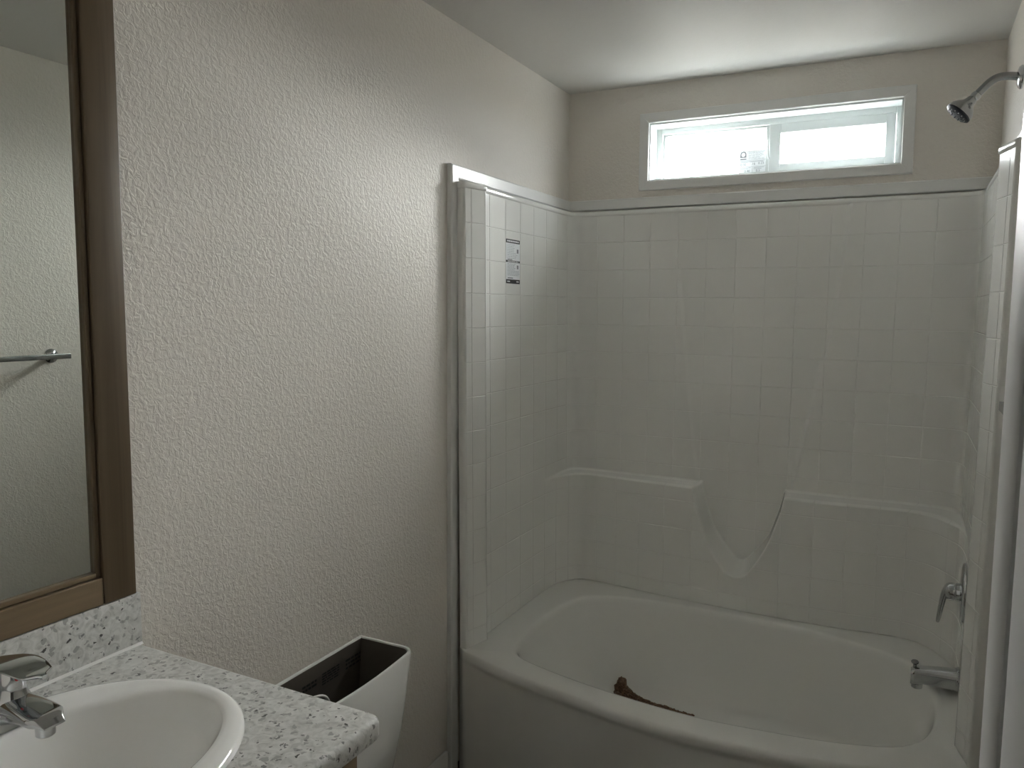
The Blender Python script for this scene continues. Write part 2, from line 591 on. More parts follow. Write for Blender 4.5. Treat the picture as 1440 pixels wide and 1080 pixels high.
# house-shaped logo ring
ring = []
V, F = [], []
for k in range(24):
    a = 2 * math.pi * k / 24
    V.append(w3(0.15 + 0.075 * math.cos(a), 0.17 - 0.095 * math.sin(a)))
for k in range(24):
    a = 2 * math.pi * k / 24
    sx, sz = math.cos(a), math.sin(a)
    if sz < -0.2:
        f = 0.115 / max(abs(sx), abs(sz) * 0.8)
        V.append(w3(0.15 + sx * f, 0.17 - max(-1, sz * f / 0.115) * 0.13))
    else:
        V.append(w3(0.15 + 0.115 * sx, 0.17 - 0.14 * sz))
for k in range(24):
    F.append((k, (k + 1) % 24, 24 + (k + 1) % 24, 24 + k))
mesh_obj('logo', V, F, M['print'], stk)
rects_obj('logo_caption', [(.04, .345, .27, .395)], w3, M['print'], stk)
for tx, a, b in (('0.30', .05, .66), ('.16', .46, .64), ('0.23', .72, .63), ('0.40', .20, .95), ('0.3', .64, .95)):
    me = text_mesh(tx, 0.0125)
    me.materials.append(M['print'])
    o = link(bpy.data.objects.new('figure', me), stk)
    p = w3(a, b)
    o.location = (p[0], p[1] - 0.0001, p[2])
    o.rotation_euler = (math.pi / 2, 0, 0)
put_under(stk)

# ------------------------------------------------------------------ casing round the tub surround
YT, ZC0, ZC1, CT, CW = -0.951, 1.925, 1.969, 0.018, 0.042
def casing_side(nm, wall_x, sgn):
    """vertical board, mitred to a level board, on a side wall"""
    def X(d):
        return wall_x + sgn * d
    e = 0.004
    prof = [(0, 0), (CT - e, 0), (CT, e), (CT, CW - e), (CT - e, CW), (0, CW)]    # depth, distance inwards from the outer edge
    v0, v1 = [], []
    for d, w in prof:
        v0.append((X(d), YT + w, 0.0)); v1.append((X(d), YT + w, ZC1 - w))
    h0 = [(X(d), YT + w + 0.0006, ZC1 - w) for d, w in prof]
    h1 = [(X(d), -0.0, ZC1 - w) for d, w in prof]
    a = loft(nm, [v0, v1], M['trim'], None, True, True, smooth=False)
    struct(a)
    loft('casing_board', [h0, h1], M['trim'], a, True, True, smooth=False)
    return a
casing_side('trim_2', 0.0, 1)
casing_side('trim_3', W, -1)
e = 0.004
prof = [(0, 0), (CT - e, 0), (CT, e), (CT, CW - e), (CT - e, CW), (0, CW)]
tb = loft('trim_4', [[(CT, -d, ZC1 - w) for d, w in prof], [(W - CT, -d, ZC1 - w) for d, w in prof]], M['trim'], None, True, True, smooth=False)
struct(tb)

# ------------------------------------------------------------------ tub surround
DECK = 0.42
ZTOP = 1.915
# control points: upper plan position, lower plan position (x, y), left to right
CP = [
    ((0.042, -0.803), (0.042, -0.803)), ((0.042, -0.756), (0.042, -0.756)), ((0.042, -0.643), (0.042, -0.643)), ((0.042, -0.530), (0.042, -0.530)),
    ((0.042, -0.418), (0.042, -0.420)), ((0.042, -0.307), (0.0428, -0.318)), ((0.042, -0.200), (0.052, -0.228)), ((0.043, -0.108), (0.079, -0.166)),
    ((0.058, -0.060), (0.112, -0.130)), ((0.100, -0.041), (0.150, -0.119)), ((0.149, -0.040), (0.185, -0.118)),
    ((0.2585, -0.040), (0.270, -0.126)), ((0.368, -0.040), (0.372, -0.138)), ((0.4775, -0.040), (0.4775, -0.148)), ((0.587, -0.040), (0.587, -0.157)),
    ((0.6965, -0.040), (0.6965, -0.163)), ((0.806, -0.040), (0.806, -0.167)), ((0.9155, -0.040), (0.9155, -0.169)), ((1.025, -0.040), (1.025, -0.168)),
    ((1.1345, -0.040), (1.132, -0.163)), ((1.244, -0.040), (1.236, -0.153)), ((1.3535, -0.040), (1.322, -0.148)),
    ((1.424, -0.041), (1.374, -0.165)), ((1.466, -0.060), (1.412, -0.198)), ((1.481, -0.108), (1.441, -0.244)), ((1.482, -0.200), (1.467, -0.292)),
    ((1.482, -0.307), (1.478, -0.350)), ((1.482, -0.418), (1.482, -0.433)), ((1.482, -0.530), (1.482, -0.533)), ((1.482, -0.643), (1.482, -0.643)),
    ((1.482, -0.756), (1.482, -0.756)), ((1.482, -0.803), (1.482, -0.803)),
]
NCP = len(CP)
def pick(i, w):
    if i < 0:
        a, b = CP[0][w], CP[1][w]
        return (2 * a[0] - b[0], 2 * a[1] - b[1])
    if i >= NCP:
        a, b = CP[-1][w], CP[-2][w]
        return (2 * a[0] - b[0], 2 * a[1] - b[1])
    return CP[i][w]
def plan(u, w):
    i = min(int(u), NCP - 2)
    t = u - i
    return cr(pick(i - 1, w), pick(i, w), pick(i + 1, w), pick(i + 2, w), t)
SCOOP = [(0.449, 1.93), (0.487, 1.66), (0.522, 1.352), (0.552, 1.080), (0.584, 0.868), (0.634, 0.692), (0.686, 0.600), (0.722, 0.559), (0.761, 0.547), (0.803, 0.566),
         (0.862, 0.664), (0.897, 0.760), (0.923, 0.862), (0.983, 1.187), (1.042, 1.496), (1.086, 1.93)]
SC = spline_open(SCOOP, 6)
ZSH = 0.868
def scoop_d(x, z):
    """signed distance to the scoop outline, positive inside"""
    best = 9.0
    inside = False
    n = len(SC)
    for i in range(n - 1):
        ax, az = SC[i]; bx, bz = SC[i + 1]
        dx, dz = bx - ax, bz - az
        t = ((x - ax) * dx + (z - az) * dz) / (dx * dx + dz * dz)
        t = 0.0 if t < 0 else 1.0 if t > 1 else t
        d = (x - ax - t * dx) ** 2 + (z - az - t * dz) ** 2
        if d < best:
            best = d
    for i in range(n):
        ax, az = SC[i]; bx, bz = SC[(i + 1) % n]
        if (az > z) != (bz > z) and x < ax + (z - az) / (bz - az) * (bx - ax):
            inside = not inside
    d = math.sqrt(best)
    return d if inside else -d
def weight(x, z):
    low = 1.0 - lstep(ZSH - 0.009, ZSH, z)
    low = low * 0.55 + 0.45 * sstep(0, 1, low)
    d = scoop_d(x, z) if 0.40 < x < 1.14 else -1.0
    if z < ZSH:
        bw = 0.015 + 0.020 * lstep(0.70, 0.56, z)
        ws = 1.0 - lstep(0.0, bw, d)
    else:
        ws = 0.0
    wl = low * ws if d > -0.5 or True else low
    up_ = (0.012 + 0.050 * lstep(0.6, 0.9, x)) * (1.0 - lstep(-0.009, 0.005, d))
    if low > 0 and d <= 0:
        return max(low, up_)
    return max(wl, up_)
def draft(x, z):
    return 0.762 + (x - 0.762) * (1.0 - 0.020 * (1.92 - z) / 1.5)
def surf(u, z, off=0.0):
    a = plan(u, 0)
    b = plan(u, 1)
    w = weight(a[0], z) if u > 4 and u < NCP - 5 else (1.0 if z < ZSH - 0.01 else 0.0)
    x = a[0] + (b[0] - a[0]) * w
    y = a[1] + (b[1] - a[1]) * w
    if off:
        p = plan(max(u - .02, 0), 0); q = plan(min(u + .02, NCP - 1), 0)
        tx, ty = q[0] - p[0], q[1] - p[1]
        L = math.hypot(tx, ty) or 1
        x += off * (ty / L) * 1.0
        y += off * (-tx / L) * 1.0
    return (draft(x, z), y, z)
# along the path left->right the room side lies on the right hand: (ty, -tx)
ZR = [1.7935 - 0.1096 * k for k in range(13)]
ROWS = [1.902] + ZR + [DECK + 0.0012]       # tile row limits, top to bottom
LEFT_U = [0, 1, 2, 3, 4, 5, 6, 7]
COLS = [(i, i + 1) for i in range(1, 7)] + [(7, 10)] + [(i, i + 1) for i in range(10, 21)] + [(21, 24)] + [(i, i + 1) for i in range(24, 30)]
GAP_V, GAP_H, RIM, DEP = 0.0006, 0.0016, 0.0013, 0.0010

sur = empty('tub_surround', (0.762, -0.45, DECK), 'white moulded tile-pattern surround panels with shelf ledges and a scooped centre above the tub', 'tub surround')
shellV, shellF = [], []
stuffV, stuffF, stuffFlat = [], [], []
def lin(a, b, n):
    return [a + (b - a) * k / n for k in range(n + 1)]
def grid_faces(nu, nz, base, flip=False):
    F = []
    for i in range(nu - 1):
        for j in range(nz - 1):
            a = base + i * nz + j
            F.append((a, a + nz, a + nz + 1, a + 1) if flip else (a, a + 1, a + nz + 1, a + nz))
    return F
def cell(fun, u0, u1, z1, z0, nu, nz, gu, rimu, gv, rimz, collect=None):
    """one tile standing proud of the shell, plus the shell piece behind it"""
    us = lin(u0 + gu + rimu, u1 - gu - rimu, nu)
    zs = lin(z0 + gv + rimz, z1 - gv - rimz, nz)
    U = [u0 + gu] + us + [u1 - gu]
    Z = [z0 + gv] + zs + [z1 - gv]
    # face grid, and a separate bevelled rim with its own vertices so that the face shades flat
    V = [fun(u, z, 0.0) for u in us for z in zs]
    F = grid_faces(len(us), len(zs), 0)
    NU, NZ = len(us), len(zs)
    loop = [(i, 0) for i in range(NU)] + [(NU - 1, j) for j in range(1, NZ)] + [(i, NZ - 1) for i in range(NU - 2, -1, -1)] + [(0, j) for j in range(NZ - 2, 0, -1)]
    b = len(V)
    for (i, j) in loop:
        V.append(fun(us[i], zs[j], 0.0))
    for (i, j) in loop:
        uo = U[0] if i == 0 else U[-1] if i == NU - 1 else us[i]
        zo = Z[0] if j == 0 else Z[-1] if j == NZ - 1 else zs[j]
        V.append(fun(uo, zo, -DEP * 1.05))
    nl_ = len(loop)
    flat = []
    for k in range(nl_):
        k2 = (k + 1) % nl_
        flat.append(len(F))
        F.append((b + k, b + nl_ + k, b + nl_ + k2, b + k2))
    # shell behind, same sampling plus the outer border
    US = [u0] + U + [u1]
    ZS = [z0] + Z + [z1]
    b = len(shellV)
    for u in US:
        for z in ZS:
            shellV.append(fun(u, z, -DEP))
    shellF.extend(grid_faces(len(US), len(ZS), b))
    if collect is not None:
        b = len(stuffV)
        stuffV.extend(V)
        fb = len(stuffF)
        stuffF.extend([tuple(b + i for i in f) for f in F])
        stuffFlat.extend([fb + i for i in flat])
    else:
        mesh_obj('tile', V, F, M['acrylic'], sur, True, flat)

for ci, (u0, u1) in enumerate(COLS):
    p, q = plan((u0 + u1) / 2 - .05, 0), plan((u0 + u1) / 2 + .05, 0)
    sp = math.hypot(q[0] - p[0], q[1] - p[1]) / 0.1      # metres per unit u
    for r in range(len(ROWS) - 1):
        z1, z0 = ROWS[r], ROWS[r + 1]
        # how much shape is in the cell
        ws = []
        if u0 >= 7 and u1 <= 24:
            for a in range(9):
                for b2 in range(9):
                    uu = u0 + (u1 - u0) * a / 8
                    ws.append(weight(plan(uu, 0)[0], z0 + (z1 - z0) * b2 / 8))
        elif z0 < ZSH < z1:
            ws = [0, 1] if 4 <= u0 <= 27 else []
        var = (max(ws) - min(ws)) if ws else 0
        corner = u1 - u0 > 1
        if var > 0.004:
            nu, nz = (44 if corner else 32), 34
        elif corner:
            nu, nz = 16, 2
        elif (u0 < 7 or u0 >= 24) and z0 < ZSH and 4 <= u0 <= 27:
            nu, nz = 6, 2
        elif z0 < ZSH:
            nu, nz = 4, 1
        else:
            nu, nz = 2, 1
        right = u0 >= 24
        cell(surf, u0, u1, z1, z0, nu, nz, GAP_V * .5 / sp, RIM / sp, GAP_H * .5, RIM, True if right else None)

# front pilasters: slanted tile columns, stepped back to the side panels
def pil(side):
    P = [(0.0155, -0.9185), (0.034, -0.922), (0.0395, -0.9205), (0.0418, -0.915), (0.0645, -0.826), (0.0650, -0.822), (0.0625, -0.8195), (0.042, -0.803)]
    P = [((x if side < 0 else 1.524 - x), y) for x, y in P]
    return P
def pil_fun(side, a, b):
    P = pil(side)
    def f(u, z, off=0.0):
        x = P[a][0] + (P[b][0] - P[a][0]) * u
        y = P[a][1] + (P[b][1] - P[a][1]) * u
        dx, dy = P[b][0] - P[a][0], P[b][1] - P[a][1]
        L = math.hypot(dx, dy)
        nx, ny = dy / L, -dx / L
        if side > 0:
            nx, ny = -nx, -ny
        return (draft(x + nx * off, z), y + ny * off, z)
    return f
for side in (-1, 1):
    f = pil_fun(side, 3, 4)
    L = math.hypot(0.0227, 0.089)
    for (a, b2) in ((0.0, 0.30), (0.30, 1.0)):
        for r in range(len(ROWS) - 1):
            u0, u1 = (a, b2)
            cell(f, u0, u1, ROWS[r], ROWS[r + 1], 1, 1, 0.0005 / L, 0.0010 / L, 0.0006, 0.0010, True if (side > 0 and a == 0.0) else None)
    # smooth strips: rounded front edge, step back to the panel
    P = pil(side)
    zz = [ROWS[-1] + (ZTOP + .002 - ROWS[-1]) * k / 6 for k in range(7)]
    for seq in ((0, 1, 2, 3), (4, 5, 6, 7)):
        base = len(shellV)
        for k in seq:
            for z in zz:
                shellV.append((draft(P[k][0], z), P[k][1], z))
        shellF.extend(grid_faces(len(seq), len(zz), base))
    # narrow strip of panel between the step and the first tile column
    ua, ub = (0, 1) if side < 0 else (30, 31)
    for r in range(len(ROWS) - 1):
        cell(surf, ua, ub, ROWS[r], ROWS[r + 1], 1, 1, 0.004, 0.02, GAP_H * .5, RIM, True)
    # small segment joints on the front edge
    V, F = [], []
    zz_ = 1.80 - 0.012
    while zz_ > 0.5:
        for k0, k1 in ((0, 1), (1, 2), (2, 3)):
            b = len(V)
            for kk in (k0, k1):
                for z in (zz_, zz_ + 0.0022):
                    V.append((draft(P[kk][0], z) , P[kk][1] - 0.0007, z))
            F.append((b, b + 1, b + 3, b + 2))
        zz_ -= 0.1445
    jo = mesh_obj('edge_joint', V, F, M['acrylic'], sur)
    jo['kind'] = 'stuff'
sh = mesh_obj('shell', shellV, shellF, M['acrylic'], sur, True)
so = mesh_obj('end_panel_tiles', stuffV, stuffF, M['acrylic'], sur, True, stuffFlat)
so['kind'] = 'stuff'
# rounded lip along the top: sweep a profile along the whole path
path = [p for p in [(P[0], P[1]) for P in pil(-1)]]
path += [plan(0 + k * 0.25, 0) for k in range(1, (NCP - 1) * 4)]
path += pil(1)[::-1]
LIP = [(-0.004, 1.897), (0.0012, 1.899), (0.0035, 1.904), (0.0035, 1.911), (0.001, 1.917), (-0.005, 1.920), (-0.04, 1.921)]
loops = []
for i, pnt in enumerate(path):
    a = path[max(i - 1, 0)]; b2 = path[min(i + 1, len(path) - 1)]
    tx, ty = b2[0] - a[0], b2[1] - a[1]
    L = math.hypot(tx, ty) or 1
    nx, ny = ty / L, -tx / L
    ring = []
    for d, z in LIP:
        x, y = draft(pnt[0], z) + nx * d, pnt[1] + ny * d
        x = min(max(x, 0.0185), W - 0.0185); y = min(y, -0.0185)
        ring.append((x, y, z))
    loops.append(ring)
loft('top_lip', loops, M['acrylic'], sur, closed=False, angle=60)
put_under(sur)

# paper warning label on the left panel
XS = 0.0552
lab = empty('warning_label', (XS, -0.59, 1.613), 'narrow paper instruction label with black bars on the tiled surround panel', 'sticker')
def dl(x, z):
    return draft(x, z)
def s3(a, b, o=0.0):
    z = 1.766 - b * 0.152
    return (draft(0.042, z) + 0.0008 + o, -0.6425 + a * 0.106, z)
rects_obj('label_sheet', [(0, 1, 1, 0)], lambda a, b: s3(a, b), M['sticker'], lab)
for bar in ((0, .085, 1, 0), (0, .52, 1, .475), (0, 1, 1, .905)):
    rects_obj('label_bar', [bar], lambda a, b: s3(a, b, .0003), M['black'], lab)
R_ = random.Random(7)
rl, rw = [], []
x = .08
while x < .92:
    w = R_.uniform(.04, .10); rw.append((x, .06, min(x + w, .95), .025)); x += w + .015
x = .12
while x < .88:
    w = R_.uniform(.03, .08); rw.append((x, .508, min(x + w, .9), .488)); x += w + .02
rw += [(.08, .965, .28, .94), (.74, .965, .92, .94)]
for j in range(9):
    x = .1
    lim = .52 if j < 5 else .72
    while x < lim:
        w = R_.uniform(.05, .14); rl.append((x, .125 + j * .038, x + w, .115 + j * .038)); x += w + .03
for j in range(9):
    x = .1
    lim = .6 if j < 5 else .86
    while x < lim:
        w = R_.uniform(.05, .16); rl.append((x, .56 + j * .032, x + w, .548 + j * .032)); x += w + .02
rects_obj('fine_print', rl, lambda a, b: s3(a, b, .0003), M['faint'], lab)
rects_obj('bold_print', [(.12, .465, .45, .445), (.12, .885, .5, .862), (.78, .30, .90, .21), (.78, .66, .90, .575)], lambda a, b: s3(a, b, .0003), M['print'], lab)
rects_obj('bar_lettering', rw, lambda a, b: s3(a, b, .0006), M['sticker'], lab)
put_under(lab)

# ------------------------------------------------------------------ bathtub
CX, CY = 0.77, -0.60
NT = 144
def polar(poly):
    """sample a closed star-shaped polyline at NT angles about (CX, CY)"""
    out = []
    n = len(poly)
    for k in range(NT):
        a = 2 * math.pi * k / NT
        dx, dy = math.cos(a), math.sin(a)
        best = None
        for i in range(n):
            ax, ay = poly[i][0] - CX, poly[i][1] - CY
            bx, by = poly[(i + 1) % n][0] - CX, poly[(i + 1) % n][1] - CY
            ex, ey = bx - ax, by - ay
            den = dx * ey - dy * ex
            if abs(den) < 1e-12:
                continue
            r = (ax * ey - ay * ex) / den
            s = (ax * dy - ay * dx) / den
            if r > 0 and -1e-6 <= s <= 1 + 1e-6 and (best is None or r > best):
                best = r
        out.append(best)
    return out
FRONT = spline_open([(0.060, -0.935), (0.120, -0.958), (0.208, -0.988), (0.340, -1.017), (0.466, -1.041), (0.656, -1.072), (0.823, -1.085), (1.024, -1.075), (1.201, -1.045), (1.330, -1.004), (1.410, -0.965), (1.462, -0.935)], 6)
OUT = FRONT + [(1.500, -0.930), (1.503, -0.88), (1.503, -0.022), (0.021, -0.022), (0.021, -0.88), (0.024, -0.930)]
RIMP = spline_closed([(0.222, -0.872), (0.191, -0.812), (0.172, -0.696), (0.170, -0.555), (0.186, -0.420), (0.222, -0.312), (0.295, -0.262), (0.410, -0.232), (0.540, -0.221), (0.690, -0.217), (0.890, -0.219),
                      (1.010, -0.228), (1.147, -0.262), (1.270, -0.307), (1.340, -0.358), (1.389, -0.462), (1.409, -0.577), (1.404, -0.705), (1.378, -0.805), (1.336, -0.866), (1.285, -0.903),
                      (1.168, -0.941), (1.040, -0.963), (0.862, -0.981), (0.727, -0.979), (0.568, -0.962), (0.424, -0.937), (0.300, -0.906)], 6)
FLR = spline_closed([(0.40, -0.83), (0.335, -0.72), (0.318, -0.58), (0.335, -0.44), (0.40, -0.365), (0.52, -0.345), (0.80, -0.343), (1.00, -0.350), (1.14, -0.375), (1.24, -0.46), (1.275, -0.58), (1.265, -0.72), (1.20, -0.82), (1.05, -0.865), (0.82, -0.88), (0.60, -0.87)], 6)
ro, rr, rf = polar(OUT), polar(RIMP), polar(FLR)
FZ = 0.098
def ring(rad, z):
    return [(CX + r * math.cos(2 * math.pi * k / NT), CY + r * math.sin(2 * math.pi * k / NT), z if not callable(z) else z(k)) for k, r in enumerate(rad)]
def off(rad, d):
    return [r + d for r in rad]
FW = []                                    # 1 on the free front edge, 0 where the tub meets walls
for k, r in enumerate(ro):
    a = 2 * math.pi * k / NT
    x, y = CX + r * math.cos(a), CY + r * math.sin(a)
    FW.append(lstep(0.03, 0.10, x) * lstep(1.494, 1.424, x) if y < -0.91 else 0.0)
def offw(rad, d):
    return [r + d * w for r, w in zip(rad, FW)]
loops = [ring(offw(ro, -0.030), 0.0), ring(offw(ro, -0.019), 0.20), ring(offw(ro, -0.011), 0.370), ring(offw(ro, -0.008), 0.380), ring(offw(ro, -0.002), 0.388), ring(offw(ro, 0.0), 0.397), ring(offw(ro, -0.001), 0.408), ring(offw(ro, -0.005), 0.416), ring(offw(ro, -0.012), DECK)]
loops.append(ring([min(a + 0.032, b - 0.02) for a, b in zip(rr, ro)], DECK))
loops.append(ring(off(rr, 0.016), DECK + 0.0005))
loops.append(ring(off(rr, 0.006), DECK - 0.0015))
loops.append(ring(off(rr, 0.0), DECK - 0.007))
loops.append(ring(off(rr, -0.005), DECK - 0.018))
for t in (0.12, 0.25, 0.4, 0.55, 0.7, 0.82, 0.91):
    z = (DECK - 0.018) + (FZ + 0.03 - DECK + 0.018) * t
    s = t ** 1.25
    loops.append(ring([a - 0.005 + (b + 0.035 - a) * s for a, b in zip(rr, rf)], z))
loops.append(ring(off(rf, 0.026), FZ + 0.026))
loops.append(ring(off(rf, 0.008), FZ + 0.008))
loops.append(ring(off(rf, -0.02), FZ))
loops.append(ring([r * 0.5 for r in rf], FZ - 0.004))
loops.append(ring([r * 0.06 for r in rf], FZ - 0.006))
tub = empty('bathtub', (0.762, -0.55, 0.0), 'white built-in bathtub with a bowed front apron and oval basin', 'bathtub')
loft('tub_body', loops, M['acrylic'], tub, False, True, angle=70)
revolve('drain', (1.19, -0.60, FZ - 0.004), (0, 0, 1), [(0, 0.034), (0.003, 0.033), (0.004, 0.026), (0.001, 0.022), (0.001, 0.004), (0.012, 0.004), (0.013, 0.012), (0.016, 0.011)], M['chrome'], tub, 24)
put_under(tub)

# crumpled brown paper strip lying on the tub floor
R_ = random.Random(11)
loops = []
NP = 46
for i in range(NP):
    t = i / (NP - 1)
    c = Vector((0.385 + 0.300 * t, -0.383 - 0.040 * t, FZ + 0.0015))
    hw = (0.030 * (1 - lstep(0.0, 0.36, t)) + 0.0085) * (0.55 + 0.45 * lstep(0, 0.05, t))
    rise = 0.034 * (1 - lstep(0.02, 0.32, t)) + 0.013 + 0.018 * math.exp(-((t - 0.04) / 0.04) ** 2)
    rg = []
    for k in range(18):
        a = 2 * math.pi * k / 18
        cr_ = 1.0 + (0.34 if t < 0.42 else 0.2) * math.sin(5 * a + 9 * t) * math.sin(31 * t + k) + R_.uniform(-0.16, 0.16)
        rg.append(c + Vector((0.004 * R_.uniform(-1, 1), hw * math.cos(a) * cr_, rise * (0.5 + 0.5 * math.sin(a)) * cr_ + 0.003)))
    loops.append(rg)
pap = loft('crumpled_paper', loops, M['paper'], None, True, True, smooth=False)
tag(pap, 'crumpled strip of brown paper lying on the bathtub floor', 'paper')

# ------------------------------------------------------------------ fixtures on the right side
# shower arm and head
SY = -0.50
sh_ = empty('shower_head', (W, SY, 2.154), 'chrome shower head on a bent arm above the surround', 'shower head')
revolve('escutcheon', (W, SY, 2.154), (-1, 0, 0), [(0, 0.031), (0.004, 0.031), (0.009, 0.027), (0.012, 0.018), (0.013, 0.012)], M['chrome'], sh_, 32)
arm = spline_open([(W, SY, 2.154), (1.498, SY, 2.160), (1.470, SY, 2.160), (1.450, SY, 2.150), (1.432, SY, 2.132), (1.418, SY, 2.117)], 5)
tube('shower_arm', arm, 0.0105, M['brushed'], sh_, 18)
ax = Vector((-0.66, -0.10, -0.74)).normalized()
hp = Vector((1.420, SY, 2.119))
revolve('swivel_ball', hp, ax, [(-0.006, 0.009), (-0.003, 0.0125), (0.004, 0.0135), (0.010, 0.012), (0.013, 0.010)], M['chrome'], sh_, 24)
hb = revolve('spray_head', hp + ax * 0.012, ax, [(0, 0.0115), (0.004, 0.0135), (0.011, 0.0145), (0.018, 0.018), (0.026, 0.026), (0.036, 0.0335), (0.045, 0.036), (0.049, 0.036)], M['brushed'], sh_, 36)
fc = revolve('spray_face', hp + ax * 0.061, ax, [(0, 0.0362), (0.004, 0.036), (0.007, 0.032), (0.008, 0.010), (0.008, 0.002)], M['dark_plastic'], sh_, 36)
uu, vv = frame_at(ax)
for rad, cnt in ((0.026, 14), (0.016, 8)):
    for k in range(cnt):
        a = 2 * math.pi * k / cnt
        revolve('nozzle', hp + ax * 0.0675 + rad * (math.cos(a) * uu + math.sin(a) * vv), ax, [(0, 0.0022), (0.003, 0.0018), (0.0035, 0.001)], M['brushed'] if rad > .02 else M['dark_plastic'], sh_, 8)
put_under(sh_)

# single lever tub valve
PX = draft(1.482, 0.72) - 0.0055
vz, vy = 0.717, -0.50
va = empty('tub_valve', (PX, vy, vz), 'chrome single lever tub valve with oval plate on the surround', 'faucet')
revolve('plate', (PX + 0.0025, vy, vz), (-1, 0, 0), [(0, 0.092), (0.003, 0.092), (0.007, 0.088), (0.010, 0.075), (0.012, 0.050), (0.013, 0.028)], M['chrome'], va, 48, ey=0.72, uref=(0, 0, 1))
revolve('hub', (PX - 0.009, vy, vz + 0.004), (-1, 0, 0), [(0, 0.026), (0.010, 0.0255), (0.011, 0.0235), (0.013, 0.0235), (0.014, 0.0255), (0.026, 0.0255), (0.034, 0.022), (0.040, 0.014), (0.042, 0.004)], M['chrome'], va, 32)
lev = spline_open([(PX - 0.026, vy, vz + 0.014), (PX - 0.040, vy, vz + 0.010), (PX - 0.048, vy, vz - 0.010), (PX - 0.053, vy, vz - 0.040), (PX - 0.058, vy, vz - 0.076), (PX - 0.0605, vy, vz - 0.092)], 5)
nl = len(lev)
tube('lever', lev, [0.016 - 0.0095 * (i / (nl - 1)) for i in range(nl)], M['chrome'], va, 18, scale=(1.25, 0.75))
put_under(va)

# tub spout with diverter knob
sy_, sx0, sx1 = -0.50, draft(1.482, 0.47) - 0.0015, 1.343
so_ = empty('tub_spout', (sx0, sy_, 0.455), 'chrome tub spout with a pull-up diverter knob over the basin', 'faucet')
loops = []
for i in range(25):
    t = i / 24
    x = sx0 + (sx1 - sx0) * t
    zt = 0.491 - 0.016 * t - 0.006 * sstep(.9, 1, t)
    zb = 0.432 - 0.002 * t - 0.006 * sstep(.72, .85, t)
    hw = 0.032 - 0.011 * t
    if t > 0.96:
        hw *= 0.90
    cz, hz = (zt + zb) / 2, (zt - zb) / 2
    rg = []
    for k in range(24):
        a = 2 * math.pi * k / 24
        ca, sa = math.cos(a), math.sin(a)
        p = 0.62
        rg.append((x, sy_ + hw * math.copysign(abs(ca) ** p, ca), cz + hz * math.copysign(abs(sa) ** p, sa)))
    loops.append(rg)
loft('spout_body', loops, M['chrome'], so_, True, True, angle=40)
revolve('wall_ring', (sx0 + 0.001, sy_, 0.461), (-1, 0, 0), [(0, 0.036), (0.005, 0.036), (0.008, 0.034), (0.009, 0.028)], M['chrome'], so_, 32)
revolve('outlet', (sx1 + 0.018, sy_, 0.437), (0, 0, -1), [(0, 0.016), (0.022, 0.0155), (0.024, 0.013), (0.020, 0.011), (0.019, 0.002)], M['chrome'], so_, 24)
revolve('diverter_knob', (sx1 + 0.010, sy_, 0.470), (0, 0, 1), [(0, 0.005), (0.013, 0.005), (0.016, 0.0085), (0.019, 0.0105), (0.022, 0.0105), (0.025, 0.008), (0.026, 0.002)], M['brushed'], so_, 20)
put_under(so_)

# towel bar on the right wall (seen in the mirror)
tb_ = empty('towel_bar', (W, -1.53, 1.347), 'square chrome towel bar on the wall opposite the mirror', 'towel bar')
BX, BZ = 1.463, 1.342
box('bar', BX - 0.0085, BX + 0.0085, -1.86, -1.229, BZ - 0.009, BZ + 0.009, M['brushed'], tb_, bevel=0.0012)
for y in (-1.262, -1.828):
    revolve('post', (W, y, BZ), (-1, 0, 0), [(0, 0.026), (0.004, 0.026), (0.008, 0.022), (0.012, 0.011), (0.030, 0.009), (W - BX, 0.009)], M['chrome'], tb_, 28)
put_under(tb_)

# ceiling light (off), only its edge shows in the mirror
cl = empty('ceiling_light', (0.90, -1.385, H), 'round unlit ceiling light with a frosted dome', 'ceiling light')
revolve('light_base', (0.90, -1.385, H), (0, 0, -1), [(0, 0.115), (0.010, 0.115), (0.018, 0.108), (0.020, 0.100)], M['brushed'], cl, 40)
revolve('light_dome', (0.90, -1.385, H - 0.018), (0, 0, -1), [(0, 0.102), (0.020, 0.096), (0.040, 0.075), (0.052, 0.045), (0.057, 0.004)], M['white_plastic'], cl, 40)
put_under(cl)

# ------------------------------------------------------------------ mirror
MY1, MY0, MZ0, MZ1 = -2.088, -2.712, 0.9885, 2.13
mi = empty('framed_mirror', (0.0, (MY0 + MY1) / 2, MZ0), 'tall wall mirror in a stained wood frame above the vanity backsplash', 'mirror')
box('mirror_glass', 0.001, 0.007, MY0 + 0.05, MY1 - 0.05, MZ0 + 0.04, MZ1 - 0.04, M['mirror'], mi)
SW, RW = 0.0645, 0.0500
def stile(y0, y1):
    return box('stile', 0.0, 0.021, y0, y1, MZ0, MZ1, M['wood_v'], mi, bevel=0.0022, seg=3)
stile(MY1 - SW, MY1); stile(MY0, MY0 + SW)
for z0, z1 in ((MZ0, MZ0 + RW), (MZ1 - RW, MZ1)):
    box('rail', 0.0, 0.0195, MY0 + SW + 0.0008, MY1 - SW - 0.0008, z0, z1, M['wood_h'], mi, bevel=0.0022, seg=3)
# inner bead, separated from the frame by a dark joint
g = 0.0022
bw = 0.0085
ya, yb, za, zb = MY0 + SW + g, MY1 - SW - g, MZ0 + RW + g, MZ1 - RW - g
for nm, a, mm in (('bead', (ya, ya + bw, za, zb), 'wood_v'), ('bead', (yb - bw, yb, za, zb), 'wood_v'), ('bead', (ya + bw, yb - bw, za, za + bw), 'wood_h'), ('bead', (ya + bw, yb - bw, zb - bw, zb), 'wood_h')):
    box(nm, 0.004, 0.0155, *a, M[mm], mi, bevel=0.0015)
put_under(mi)

